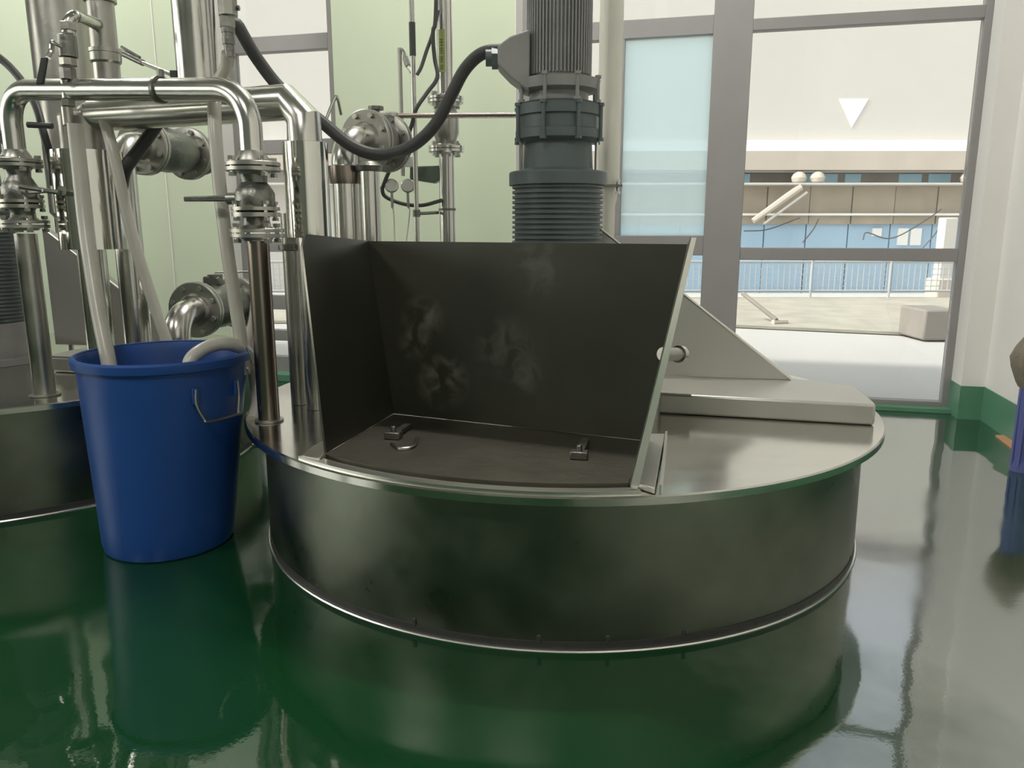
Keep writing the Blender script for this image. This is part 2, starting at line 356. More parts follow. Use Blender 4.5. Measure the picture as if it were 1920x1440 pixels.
for a, c, y0, y1 in ((1692, 1711, 428, 460), (1716, 1736, 428, 460), (1643, 1660, 428, 443)):
    MB().box(((fx(a) + fx(c)) / 2, FY + .32, (fz(y0) + fz(y1)) / 2), (fx(c) - fx(a), .1, fz(y0) - fz(y1))).build('white_window', M['owhite'], b)
M['signwhite'] = mat('sign_white', (.95, .95, .93), .5)  # white triangle added in place of a bright reflection in the window glass
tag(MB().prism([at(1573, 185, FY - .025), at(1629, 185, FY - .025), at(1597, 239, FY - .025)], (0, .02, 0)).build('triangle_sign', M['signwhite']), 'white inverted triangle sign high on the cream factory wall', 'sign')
# loose pale sacks and struts hanging on the facade ledge
for k, (a, y) in enumerate(((1485, 350), (1505, 352), (1795, 352))):
    p = Vector((fx(a + (14 if k == 1 else 0)), FY - .34, z2 + .005))
    o = MB().stack(p, (0, 0, 1), [(0, .10), (.05, .24), (.20, .29), (.34, .22), (.42, .08)], 10).build('cloth_bundle', M['beam'])
    tag(o, ['pale bundle at the left end of the facade ledge', 'pale bundle right beside the first on the ledge', 'pale bundle at the far right of the facade ledge'][k], 'bundle', 'pale bundles on the factory ledge')
st_ = thing('facade_strut', 'diagonal weathered strut below the left ledge bundle', 'strut', (fx(1480), FY - .7, fz(360)))
MB().cyl((fx(1483), FY - .72, fz(352)), (fx(1400), FY - .72, fz(415)), .14, .11, 8).build('bar', M['beam'], st_)
MB().cyl((fx(1495), FY - .72, fz(362)), (fx(1420), FY - .72, fz(420)), .05, .05, 8).build('bar', M['cream'], st_)
# concrete column in front of the building
pl = thing('concrete_post', 'beige concrete post standing behind the mesh fence', 'post', at(1762, 640, 12))
q = at(1762, 560, 13.0); zt = zof(q.x, 13.0, 408)
MB().box((q.x, 13.0, (zt - .14) / 2), (.22, .22, zt + .14)).build('shaft', M['cream'], pl, bevel=.02)
MB().box((q.x + .04, 13.0, .02), (.42, .40, .36)).build('footing', M['beam'], pl, bevel=.03)
# hanging wires on the facade
for k, pts in enumerate((((1395, 433), (1440, 430), (1500, 408)), ((1505, 455), (1525, 430), (1535, 410)), ((1618, 450), (1625, 436), (1660, 447), (1690, 440), (1740, 410), (1765, 392)), ((1730, 465), (1752, 440), (1768, 418)))):
    o = MB().tube([at(x, y, FY - .45) for x, y in pts], .025, 5).build('hanging_wire', M['wire'])
    tag(o, ['slack wire at the left end of the blue facade', 'short slanting wire left of the white facade window', 'long sagging wire across the white facade windows', 'curved wire beside the concrete post'][k], 'wire', 'wires on the factory facade')
# mesh fence
FN = 12.3
fnc = thing('mesh_fence', 'grey welded mesh fence along the road verge', 'fence', (5, FN, -.1))
zt = zof(0, FN, 488); xs = [-9 + 1.25 * i for i in range(20)]
for x in xs: MB().cyl((x, FN, -.15), (x, FN, zt), .022, None, 8).build('post', M['fence'], fnc)
for z in (zt - .02, zof(0, FN, 545)): MB().cyl((xs[0], FN, z), (xs[-1], FN, z), .014, None, 6).build('rail', M['fence'], fnc)
ms = MB(); x = xs[0]
while x < xs[-1]:
    ms.box((x, FN, (zt + .03) / 2), (.012, .012, zt - .03)); x += .09
z = .03
while z < zt: ms.box(((xs[0] + xs[-1]) / 2, FN + .006, z), (xs[-1] - xs[0], .012, .012)); z += .09
ms.build('wire_mesh', M['fence'], fnc, kind='stuff')
# stepped kerb block and planter seen low at right
kb = thing('kerb_block', 'low concrete kerb block with dark top by the verge', 'kerb', (3.9, 8.6, -.06))
q = atz(1762, 640, -.06)
MB().box((q.x + .03, q.y + .3, .09), (.34, .5, .30)).build('block', M['darkband'], kb, bevel=.02)
MB().box((q.x + .25, q.y + .02, .0), (.20, .14, .12)).build('yellow_block', M['cream'], kb, bevel=.01)
q = atz(1455, 610, -.06)
rk = thing('barrow_frame', 'small dark slanted frame lying on the verge outside', 'frame', q)
MB().cyl(q + Vector((-.25, .5, .32)), q + Vector((.0, 0, .06)), .025, None, 8).build('bar', M['darkband'], rk)
MB().cyl(q + Vector((-.04, .0, .03)), q + Vector((.14, .06, .03)), .035, None, 8).build('wheel_bar', M['beam'], rk)

# ------------------------------------------------------------------ the mixing tanks
TC = Vector((.165, 2.73, 0)); ZD = .415; RD, RB_ = 1.077, 1.018
def pol(c, r, a, z): return Vector((c.x + r * math.cos(R(a)), c.y + r * math.sin(R(a)), z))
def arc(c, r, a0, a1, z, n): return [pol(c, r, a0 + (a1 - a0) * i / n, z) for i in range(n + 1)]
tank = thing('mixing_tank', 'round stainless mixing tank in the centre, its lid plate overhanging a green-tinged drum', 'tank', TC)
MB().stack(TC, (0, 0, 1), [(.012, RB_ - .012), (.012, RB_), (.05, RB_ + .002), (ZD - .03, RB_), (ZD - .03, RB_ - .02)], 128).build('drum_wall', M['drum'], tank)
MB().stack(TC, (0, 0, 1), [(ZD - .022, RD - .01), (ZD - .022, RD), (ZD - .004, RD), (ZD, RD - .004), (ZD, .02)], 128).build('lid_plate', M['plate'], tank)
MB().stack(TC, (0, 0, 1), [(0.0, RB_ - .03), (0.0, RB_ + .004), (.024, RB_ + .0035), (.026, RB_ - .03)], 128).build('base_band', M['rubber'], tank)
MB().stack(TC, (0, 0, 1), [(.0005, RB_ - .01), (.0005, RB_ + .011), (.004, RB_ + .009), (.005, RB_ - .01)], 128).build('sealant_bead', M['edge'], tank)  # bright ring put in for the shiny wet water-line at the floor
g = MB()
for r0, r1, z in ((1.050, 1.068, .424), (1.030, 1.046, .421)):
    a = arc(TC, r0, -133, -83, ZD, 40); b2 = arc(TC, r1, -83, -133, ZD, 40)
    n0 = len(a)
    for i in range(n0 - 1):
        q = [a[i], a[i + 1], b2[n0 - 2 - i], b2[n0 - 1 - i]]
        g.hexa(q, [p + Vector((0, 0, z - ZD)) for p in q])
g.build('lip_strip', M['edge'], tank)['label'] = 'worn bright curved strips along the front edge of the lid'
# weld drips and scuffs along drum
for i, (px, py) in enumerate(((1012, 1190), (1138, 1196), (1282, 1186), (775, 1168))):
    q = atz(px, py, .03); d = (q - TC); d.z = 0; d = d.normalized()
    MB().box(TC + d * (RB_ + .002) + Vector((0, 0, .03)), (.010, .006, .022), math.atan2(d.y, d.x) + R(90)).build('weld_lug', M['rubber'], tank, bevel=.002)

# hopper
ZH = .430
LF, LB, RF, RBk = (atz(610, 850, ZH), atz(738, 775, ZH), atz(1185, 912, ZH), atz(1213, 826, ZH))
def on_plane(px, py, a, b, c):
    nrm = (b - a).cross(c - a); r_ = ray(px, py); o_ = Vector((0, 0, CAM)); return o_ + r_ * ((a - o_).dot(nrm) / r_.dot(nrm))
tLB = at(690, 452, 2.46); tRB = on_plane(1291, 458, LB, RBk, tLB); tLF = on_plane(563, 441, LF, LB, tLB); tRF = at(1297, 449, 1.66)
STAINS = []
hop = thing('feed_hopper', 'open dark stainless feed hopper with three flared walls on the centre tank', 'hopper', (LB + RF) / 2)
hb = Vector(hop['base'])
for px, py, r, gn in ((792, 600, .085, .40), (830, 715, .10, .38), (780, 640, .07, .32), (945, 650, .11, .22), (1010, 500, .10, .16), (985, 700, .07, .2)):
    # where the sight line meets the back panel
    nrm = (tLB - LB).cross(RBk - LB); r_ = ray(px, py); o_ = Vector((0, 0, CAM)); k = (LB - o_).dot(nrm) / r_.dot(nrm)
    p = o_ + r_ * k - hb; STAINS.append((p.x, p.y, p.z, r, gn))
M['stained'] = smear_mat()
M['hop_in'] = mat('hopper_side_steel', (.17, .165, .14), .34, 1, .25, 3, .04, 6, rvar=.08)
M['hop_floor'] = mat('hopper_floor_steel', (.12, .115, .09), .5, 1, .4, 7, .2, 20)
MB().sheet([LB, RBk, tRB, tLB], .006).build('back_panel', M['stained'], hop)
cr = tLF + (tLB - tLF) * .06
MB().sheet([LF, LB, tLB, cr + Vector((0, 0, .004)), tLF + (LF - tLF) * .05], .006).build('left_panel', M['hop_in'], hop)
MB().sheet([RF, RBk, tRB, tRF], .007).build('right_panel', M['hop_in'], hop)
MB().hexa([RF + Vector((-.004, -.004, 0)), RF + Vector((.016, 0, 0)), RF + Vector((.016, .012, 0)), RF + Vector((-.004, .012, 0))],
          [tRF + Vector((-.002, -.004, .004)), tRF + Vector((.010, 0, .004)), tRF + Vector((.010, .010, .004)), tRF + Vector((-.002, .010, .004))]).build('edge_bead', M['edge'], hop)
MB().tube([LB, tLB], .003, 6).build('corner_seam', M['edge'], hop)
fl = arc(TC, 1.018, math.degrees(math.atan2(LF.y - TC.y, LF.x - TC.x)), math.degrees(math.atan2(RF.y - TC.y, RF.x - TC.x)), ZD + .001, 24)
MB().prism([Vector((LB.x, LB.y, ZD + .001))] + fl + [Vector((RBk.x, RBk.y, ZD + .001))], (0, 0, .012)).build('floor_plate', M['hop_floor'], hop)
def disc_plate(pxs, z, h): return MB().prism([atz(x, y, z) for x, y in pxs], (0, 0, h))
disc_plate([(1219, 823), (1247, 823), (1228, 927), (1183, 913)], ZD + .001, .016).build('side_flange', M['cover'], hop, bevel=.002)
disc_plate([(1247, 822), (1251, 822), (1240, 926), (1236, 927)], ZD + .001, .022).build('flange_edge', M['edge'], hop)
disc_plate([(585, 845), (608, 832), (612, 856), (600, 868), (565, 862)], ZD + .001, .012).build('side_flange', M['steel_dull'], hop, bevel=.002)
MB().cyl(at(1243, 664, 1.86), at(1274, 664, 1.93), .017, None, 20).build('side_boss', M['steel_dull'], hop)
MB().cyl(at(1271, 664, 1.925), at(1277, 664, 1.94), .022, None, 20).build('boss_flange', M['steel'], hop)
for pts in (((738, 818), (765, 800), .014), ((1086, 855), (1098, 828), .012)):
    a, b3 = atz(*pts[0], ZH + .004), atz(*pts[1], ZH + .004); d = b3 - a
    rz = math.atan2(d.y, d.x)
    MB().box((a + b3) / 2 + Vector((0, 0, .004)), (d.length, .022, .014), rz).box(a + Vector((0, 0, .004)), (.03, .045, .02), rz).cyl(a, a + Vector((0, 0, .03)), .008, None, 8).build('latch_bracket', M['cast'], hop, bevel=.002)
MB().tube([atz(735, 832, ZH), atz(750, 842, ZH), atz(775, 838, ZH), atz(782, 822, ZH)], .006, 8).build('latch_ring', M['cast'], hop)

# box cover + gusset
ZB = .482
gd = thing('belt_guard', 'flat stainless belt box with a sloping triangular cover right of the hopper', 'guard', Vector((.70, 2.15, ZD)))
b_fl, b_fr, b_r2, b_bk, b_bl = atz(1236, 738, ZB), atz(1643, 759, ZB), atz(1604, 723, ZB), atz(1485, 713, ZB), atz(1236, 706, ZB)
poly = [b_fl, b_fr, b_fr + Vector((.010, .03, 0)), b_r2, b_bk + Vector((.02, .03, 0)), b_bl + Vector((0, .03, 0))]
MB().prism([Vector((p.x, p.y, ZD + .001)) for p in poly], (0, 0, ZB - ZD)).build('box_cover', M['cover'], gd, bevel=.008)
ap = at(1120, 424, 2.80); a0 = Vector((b_bk.x, b_bk.y, ZB + .002)); am = Vector((ap.x, ap.y, ZB + .002))
MB().prism([a0, Vector((ap.x, ap.y, ap.z)), am], (.012, .03, 0)).build('sloping_cover', M['cover'], gd)
MB().tube([a0 + Vector((0, -.002, 0)), Vector((ap.x, ap.y - .002, ap.z))], .005, 8).build('rolled_edge', M['edge'], gd)
MB().sheet([b_fl + Vector((-.02, 0, .003)), atz(1296, 740, ZB + .003), atz(1297, 708, ZB + .003), b_bl + Vector((-.02, .03, .003))], .004).build('overlap_plate', M['cover'], gd)

# ------------------------------------------------------------------ drive motors
MC = Vector((.158, 2.74, 0))
def zm(py): return zof(MC.x, MC.y - .12, py)
mo = thing('drive_motor', 'tall dark geared drive motor standing upright behind the centre hopper', 'motor', (MC.x, MC.y, ZD))
zr0, zr1, zf = .60, zm(345), zm(318)
prof = [(.0, .150)]; z = ZD + .002; k = 0
MB().stack((MC.x, MC.y, 0), (0, 0, 1), [(ZD + .001, .20), (ZD + .03, .20), (ZD + .03, .16), (zr0, .16)], 40).build('pedestal', M['motor_grey'], mo)
rp = []; z = zr0; nr = int((zr1 - zr0) / .0165)
for i in range(nr):
    z0 = zr0 + (zr1 - zr0) * i / nr; dz = (zr1 - zr0) / nr
    rp += [(z0, .148), (z0 + dz * .35, .148), (z0 + dz * .42, .157), (z0 + dz * .93, .157), (z0 + dz, .148)]
MB().stack((MC.x, MC.y, 0), (0, 0, 1), rp, 40).build('ribbed_gearbox', M['motor'], mo, angle=20)
MB().stack((MC.x, MC.y, 0), (0, 0, 1), [(zr1, .168), (zf - .004, .168), (zf, .164)], 40).build('flange', M['motor'], mo, bevel=.002)
MB().stack((MC.x, MC.y, 0), (0, 0, 1), [(zf, .130), (zf + .01, .120), (zm(262), .115)], 36).build('neck', M['motor'], mo)
MB().stack((MC.x, MC.y, 0), (0, 0, 1), [(zm(262), .128), (zm(255), .146), (zm(238), .146), (zm(236), .136), (zm(212), .136), (zm(210), .146), (zm(190), .146), (zm(184), .125)], 40).build('coupling_flange', M['motor'], mo)
MB().stack((MC.x, MC.y, 0), (0, 0, 1), [(zm(186), .10), (zm(165), .10), (zm(160), .135), (zm(140), .140), (zm(138), .115)], 36).build('end_shield', M['motor_grey'], mo)
zt0, zt1 = zm(150), zm(-260)
MB().cyl((MC.x, MC.y, zt0), (MC.x, MC.y, zt1), .098, None, 36).build('motor_body', M['motor_grey'], mo)
fn = MB(); nf = 56
for i in range(nf):
    a = 2 * math.pi * i / nf; c = Vector((MC.x + .102 * math.cos(a), MC.y + .102 * math.sin(a), (zt0 + zt1) / 2 + .01))
    fn.box(c, (.014, .005, zt1 - zt0 - .04), a)
fn.build('cooling_fin', M['motor_grey'], mo, kind='stuff')
MB().stack((MC.x, MC.y, 0), (0, 0, 1), [(zt1, .118), (zt1 + .12, .118), (zt1 + .15, .09)], 36).build('fan_cowl', M['motor_grey'], mo)
hexb = None
def bolt(parent, p0, p1, r, name='bolt', m='bolt', head=True):
    p0, p1 = Vector(p0), Vector(p1); d = (p1 - p0).normalized()
    g = MB().cyl(p0, p1, r, None, 8)
    if head: g.cyl(p0 - d * r * 1.2, p0 + d * r * .4, r * 1.75, None, 6).cyl(p1 - d * r * .4, p1 + d * r * 1.2, r * 1.75, None, 6)
    return g.build(name, M[m], parent)
for i in range(8):
    a = R(22.5 + 45 * i); u = Vector((math.cos(a), math.sin(a), 0))
    bolt(mo, MC + u * .149 + Vector((0, 0, zm(256))), MC + u * .149 + Vector((0, 0, zm(192))), .0065, m='motor')
    bolt(mo, MC + u * .137 + Vector((0, 0, zm(182))), MC + u * .137 + Vector((0, 0, zm(138))), .006, m='motor_grey')
for sx in (-1, 1):
    MB().tube([MC + Vector((sx * .128, -.03, zf + .003)), MC + Vector((sx * .128, -.03, zm(262)))], .006, 8).build('tie_rod', M['steel'], mo)
# terminal box on the left of the motor
jz = zm(100)
jb = MC + Vector((-.165, -.03, jz))
MB().prism([MC + Vector((-.10, -.08, zm(48))), MC + Vector((-.165, -.08, zm(62))), MC + Vector((-.205, -.08, zm(80))), MC + Vector((-.205, -.08, zm(115))), MC + Vector((-.165, -.08, zm(140))), MC + Vector((-.10, -.08, zm(168)))], (0, .12, 0)).build('terminal_box', M['motor_grey'], mo, bevel=.006)
MB().cyl(MC + Vector((-.205, -.02, zm(97))), MC + Vector((-.225, -.02, zm(97))), .034, None, 6).cyl(MC + Vector((-.223, -.02, zm(96))), MC + Vector((-.245, -.02, zm(96))), .027, None, 16).build('cable_gland', M['motor'], mo)

# the second tank set, to the left
V = Vector((-2.425, .74, 0))
for src, dv, lab in ((tank, V, 'second round stainless tank at the left edge behind the blue bin'),
                     (hop, V, 'hopper of the second tank at the far left'),
                     (gd, V, 'belt box and sloping cover of the left tank, behind the steel legs'),
                     (mo, V + Vector((-.10, -.02, 0)), 'dark ribbed drive motor of the left tank at the picture edge')):
    o = copy_tree(src); o.location = Vector(src.location) + dv; o['label'] = lab
T2 = TC + V

# ------------------------------------------------------------------ flanges, valves and pipes
def flange_set(parent, c, ax, r, t=.012, gap=.004, nb=4, br=.007, m='steel_dull', a0=45, disc2=True):
    """two bolted discs around axis ax, centred on c"""
    c = Vector(c); ax = Vector(ax).normalized()
    MB().stack(c + ax * gap / 2, ax, [(0, r), (t * .85, r), (t, r * .97), (t, r * .6), (t * 1.7, r * .52)], 32).build('flange', M[m], parent)
    if disc2: MB().stack(c - ax * gap / 2, -ax, [(0, r), (t * .85, r), (t, r * .97), (t, r * .6), (t * 1.7, r * .52)], 32).build('flange', M[m], parent)
    u = ax.orthogonal().normalized() if abs(ax.z) < .999 else Vector((1, 0, 0)); v = ax.cross(u)
    for i in range(nb):
        a = R(a0 + 360 * i / nb); q = c + (u * math.cos(a) + v * math.sin(a)) * r * .82
        bolt(parent, q - ax * (t + .008), q + ax * (t + .008), br)

def pipe_part(parent, name, pts, r, m='steel', smooth=0, n=24): return MB().tube(pts, r, n, smooth).build(name, M[m], parent)
def elbow(a, c, b, rad, n=10):
    """points rounding the corner a-c-b"""
    a, c, b = Vector(a), Vector(c), Vector(b); u = (a - c).normalized(); v = (b - c).normalized()
    p0, p1 = c + u * rad, c + v * rad
    out = []
    for i in range(n + 1):
        t = i / n; out.append((1 - t) ** 2 * p0 + 2 * t * (1 - t) * (c * .8 + (p0 + p1) * .1) + t * t * p1)
    return out

# P1 : front inverted U pipe, from the left tank to the centre tank
RL = atz(505, 789, ZD); LLg = atz(85, 741, ZD); rP = .034
zR = lambda py: zof(RL.x, RL.y, py)
zL = lambda py: zof(LLg.x, LLg.y, py)
top_r = Vector((RL.x, RL.y, zR(168))); top_l = Vector((LLg.x, LLg.y, zL(168)))
u1 = thing('looped_pipe', 'thick steel pipe looping over between the two front valves', 'pipe', Vector((RL.x, RL.y, zR(300))))
pts = [Vector((RL.x, RL.y, zR(303)))] + elbow(Vector((RL.x, RL.y, 0)), top_r, top_l, .10) + elbow(top_r, top_l, Vector((LLg.x, LLg.y, 0)), .10) + [Vector((LLg.x, LLg.y, zL(300)))]
pipe_part(u1, 'pipe', pts, rP, 'steel')
MB().stack(Vector((RL.x, RL.y, zR(303))), (0, 0, 1), [(0, .05), (.004, .05), (.03, .035)], 28).build('weld_neck', M['steel_dull'], u1)
MB().stack(Vector((LLg.x, LLg.y, zL(298))), (0, 0, 1), [(0, .05), (.004, .05), (.03, .035)], 28).build('weld_neck', M['steel_dull'], u1)
d1 = (top_l - top_r).normalized()
cc = top_r + d1 * .33
MB().stack(cc, d1, [(0, .037), (0, .041), (.012, .041), (.012, .037)], 24).cyl(cc + Vector((0, 0, .036)), cc + Vector((0, 0, .058)), .012, None, 8).build('pipe_clamp', M['cast'], u1)

def ball_valve(name, lab, x, y, zt, zb, hdir, nb=4, rf=.079, mid=True):
    t = thing(name, lab, 'valve', (x, y, zb - .03), 'flanged valves on the front pipe legs')
    flange_set(t, (x, y, zt), (0, 0, 1), rf, nb=nb); flange_set(t, (x, y, zb), (0, 0, 1), rf, nb=nb)
    h = zt - zb; zc = (zt + zb) / 2
    MB().stack((x, y, 0), (0, 0, 1), [(zb + .02, .040), (zb + .045, .038), (zc - .035, .050), (zc - .02, .058), (zc + .02, .058), (zc + .035, .05), (zt - .045, .038), (zt - .02, .040)], 28).build('valve_body', M['cast'], t)
    if mid:
        for a in range(4):
            q = Vector((x + .062 * math.cos(R(45 + 90 * a)), y + .062 * math.sin(R(45 + 90 * a)), zc - .045)); bolt(t, q + Vector((0, 0, -.008)), q + Vector((0, 0, .035)), .006)
        MB().stack((x, y, zc - .048), (0, 0, 1), [(0, .07), (.012, .07)], 28).stack((x, y, zc - .030), (0, 0, 1), [(0, .07), (.010, .07)], 28).build('bonnet_ring', M['steel_dull'], t)
    hd = Vector(hdir).normalized(); sd_ = Vector((-hd.y, hd.x, 0))
    c = Vector((x, y, zc + .005))
    MB().cyl(c + hd * .04, c + hd * .085, .018, None, 12).build('stem_neck', M['steel_dull'], t)
    l0 = c + hd * .08
    MB().sheet([l0 - Vector((0, 0, .008)), l0 + hd * .14 - Vector((0, 0, .008)), l0 + hd * .14 + Vector((0, 0, .006)), l0 + Vector((0, 0, .010))], .02).build('lever', M['cast'], t, bevel=.003)
    return t
ball_valve('flanged_valve', 'flanged valve with its lever pointing left, on the right leg of the loop', RL.x, RL.y, zR(313), zR(437), (-1, .1, 0))
ball_valve('flanged_valve', 'flanged valve at the left picture edge above the left tank', LLg.x, LLg.y, zL(306), zL(420), (1, -.8, 0))
tg = thing('valve_handle_bar', 'bright flat lever slanting across the far left valve', 'lever', at(72, 355, 2.62))
a, b3 = at(38, 350, 2.63), at(116, 362, 2.60)
MB().tube([a, b3], .008, 10).cyl(b3, b3 + Vector((.008, -.01, .014)), .013, None, 10).build('bar', M['steel'], tg)
lg = thing('pipe_leg', 'steel pipe leg standing on the centre tank lid, left of the hopper', 'pipe', RL)
pipe_part(lg, 'pipe', [RL + Vector((0, 0, .001)), Vector((RL.x, RL.y, zR(452)))], .033, 'pipe_brown')
MB().stack(RL, (0, 0, 1), [(.001, .044), (.006, .044), (.008, .034)], 28).build('foot_collar', M['steel_dull'], lg)
lg = thing('pipe_leg', 'steel pipe leg standing on the left tank lid, left of the blue bin', 'pipe', LLg)
pipe_part(lg, 'pipe', [LLg + Vector((0, 0, .001)), Vector((LLg.x, LLg.y, zL(438)))], .036, 'steel_dull')
MB().stack(LLg, (0, 0, 1), [(.001, .052), (.006, .052), (.008, .037)], 28).build('foot_collar', M['steel_dull'], lg)

# P2 : thick manifold behind with a mitred elbow
B2 = atz(597, 765, ZD); r2 = .055
z2 = lambda py: zof(B2.x, B2.y, py)
e_top = Vector((B2.x, B2.y, z2(190)))
dv = Vector((-1, .37, 0)).normalized(); dR = dv
end2 = e_top + dv * .86
mf = thing('manifold_pipe', 'thick polished manifold pipe with a mitred elbow behind the loop', 'pipe', B2)
zlo = z2(262)
pipe_part(mf, 'riser', [Vector((B2.x, B2.y, ZD + .001)), Vector((B2.x, B2.y, zlo))], .040, 'steel')
# mitre: straight pieces cut at 45 degrees in two steps
k = .052
MB().tube([Vector((B2.x, B2.y, zlo - .02)), Vector((B2.x, B2.y, e_top.z - k)), e_top + dv * k, end2], r2, 28, 0).build('header', M['steel'], mf)
MB().stack(Vector((B2.x, B2.y, 0)), (0, 0, 1), [(z2(445), .066), (z2(445), .070), (z2(268), .070), (z2(266), .052)], 32).build('jacket', M['mirror'], mf)
MB().stack(end2, dv, [(0, .052), (.01, .03)], 24).build('end_cap', M['steel_dull'], mf)
# pipes rising from the manifold
hz = e_top.z
def on_header(px, py, rows=None):
    # point of the header line seen at column px
    best = min((abs((lambda d: 960 + F * d.x / (d.y * cT - d.z * sT))(e_top + dv * t_ * .01 - Vector((0, 0, CAM))) - px), t_) for t_ in range(0, 83))
    return e_top + dv * best[1] * .01
pc = on_header(374, 180)
def lean(p, px, py): return Vector((p.x, p.y, zof(p.x, p.y, py)))
rs = thing('riser_pipe', 'wide pale riser pipe going up out of frame above the manifold, beside the window', 'pipe', pc)
pipe_part(rs, 'pipe', [pc + Vector((0, 0, .04)), Vector((pc.x, pc.y, H - .002))], .066, 'steel')
MB().stack(pc + Vector((0, 0, .03)), (0, 0, 1), [(0, .074), (.012, .07)], 28).build('saddle', M['steel_dull'], rs)
MB().box(Vector((pc.x - .07, pc.y - .02, pc.z + .09)), (.02, .02, .045)).build('side_lug', M['rubber'], rs)
pcC = on_header(207, 180)
rs2 = thing('riser_pipe', 'narrow riser pipe with a ring joint, left of the wide pale riser', 'pipe', pcC)
pipe_part(rs2, 'pipe', [pcC + Vector((0, 0, .03)), Vector((pcC.x, pcC.y, H - .002))], .043, 'steel_dull')
zc = zof(pcC.x, pcC.y, 100)
MB().stack((pcC.x, pcC.y, 0), (0, 0, 1), [(zc - .035, .044), (zc - .028, .05), (zc - .002, .05), (zc, .052), (zc + .012, .052), (zc + .014, .044)], 28).build('ring_joint', M['steel_dull'], rs2)
zc = zof(pcC.x, pcC.y, 6)
MB().stack((pcC.x, pcC.y, zc), (0, 0, 1), [(0, .044), (.003, .052), (.02, .052), (.023, .044)], 28).build('ring_joint', M['steel_dull'], rs2)
# big vertical pipe far left
pe = at(112, 60, 3.50)
rs3 = thing('column_pipe', 'widest dark steel column pipe at upper left with a bright streak', 'pipe', (pe.x, pe.y, H))
zpe = zof(pe.x, pe.y, 400)
pipe_part(rs3, 'pipe', [Vector((pe.x, pe.y, zpe)), Vector((pe.x, pe.y, H - .002))], .115, 'steel_dull', n=32)
MB().stack((pe.x, pe.y, zpe), (0, 0, 1), [(-.05, .05), (-.03, .09), (0, .114)], 32).build('end_cap', M['steel_dull'], rs3)
pw = at(66, 60, 3.60)
tp = thing('slim_conduit', 'slim light conduit hugging the widest column pipe', 'conduit', (pw.x, pw.y, ZD))
pipe_part(tp, 'pipe', [Vector((pw.x, pw.y, ZD + .001)), Vector((pw.x, pw.y, H - .002))], .012, 'steel')

# jacketed cylinder with hose fittings, on the left tank
JC = at(171, 370, 2.86)
zj = lambda py: zof(JC.x, JC.y - .1, py)
jk = thing('jacketed_cylinder', 'polished jacketed cylinder behind the two hoses that drop into the bin', 'cylinder', (JC.x, JC.y, ZD))
MB().stack((JC.x, JC.y, 0), (0, 0, 1), [(zj(468), .108), (zj(468), .118), (zj(279), .118), (zj(279), .08)], 40).build('jacket', M['mirror'], jk)
MB().stack((JC.x, JC.y, 0), (0, 0, 1), [(zj(285), .084), (zj(214), .084), (zj(208), .075), (zj(204), .04)], 36).build('upper_shell', M['steel_dull'], jk)
zjb = zj(468)
a = at(181, 560, 2.86); pipe_part(jk, 'support_pipe', [Vector((a.x, a.y, ZD + .001)), Vector((a.x, a.y, zjb + .02))], .049, 'steel')
for s_ in (-.03, .035):
    MB().cyl((JC.x + s_, JC.y - .05, zj(208)), (JC.x + s_, JC.y - .05, zj(192)), .013, None, 8).build('hose_nipple', M['cast'], jk)
MB().tube([at(150, 205, 2.88), at(165, 197, 2.86), at(185, 200, 2.84), at(193, 212, 2.83)], .012, 10).build('hose_elbow', M['steel_dull'], jk)
MB().cyl(at(228, 372, 2.84), at(222, 372, 2.84), .008, None, 8).build('plug', M['rubber'], jk)

# valve stack with the curved pipe into the narrow riser
vs = thing('small_valve_stack', 'column of threaded fittings with a curved pipe into the narrow riser', 'valve', at(130, 235, 2.62))
Y = 2.62
MB().tube([at(128, 62, Y), at(128, 45, Y), at(136, 33, Y + .01), at(150, 33, Y + .04), at(200, 54, Y + .22)], .019, 16).build('curved_pipe', M['steel'], vs)
def st(name, ya, yb, r, m='cast', nn=16):
    a, b3 = at(129, ya, Y), at(129, yb, Y); b3 = Vector((a.x, a.y, zof(a.x, a.y, yb)))
    MB().stack(a, (b3 - a), [(0, r * .9), (.002, r), ((b3 - a).length - .002, r), ((b3 - a).length, r * .9)], nn).build(name, M[m], vs)
st('union_nut', 58, 42, .026, 'steel_dull', 6); st('valve_body', 108, 66, .028); st('union_nut', 124, 109, .027, 'steel_dull', 8); st('union_nut', 150, 128, .026, 'cast', 8)
st('nipple', 186, 150, .019, 'steel_dull'); st('union_nut', 200, 186, .022, 'steel_dull', 6); st('hose_tail', 236, 200, .017, 'steel_dull')
MB().tube([at(118, 88, Y - .02), at(100, 80, Y - .04), at(97, 95, Y - .04), at(90, 108, Y - .05)], .008, 8).build('valve_spindle', M['steel'], vs)
MB().sheet([at(78, 108, Y - .06), at(90, 108, Y - .06), at(82, 158, Y - .06), at(68, 158, Y - .06)], .012).build('lever', M['rubber'], vs, bevel=.003)
pb = thing('black_clip', 'short black bar bridging the left pipe leg and the cylinder', 'clip', at(75, 234, 2.66))
MB().cyl(at(52, 234, 2.70), at(98, 236, 2.70), .010, None, 8).build('bar', M['rubber'], pb)

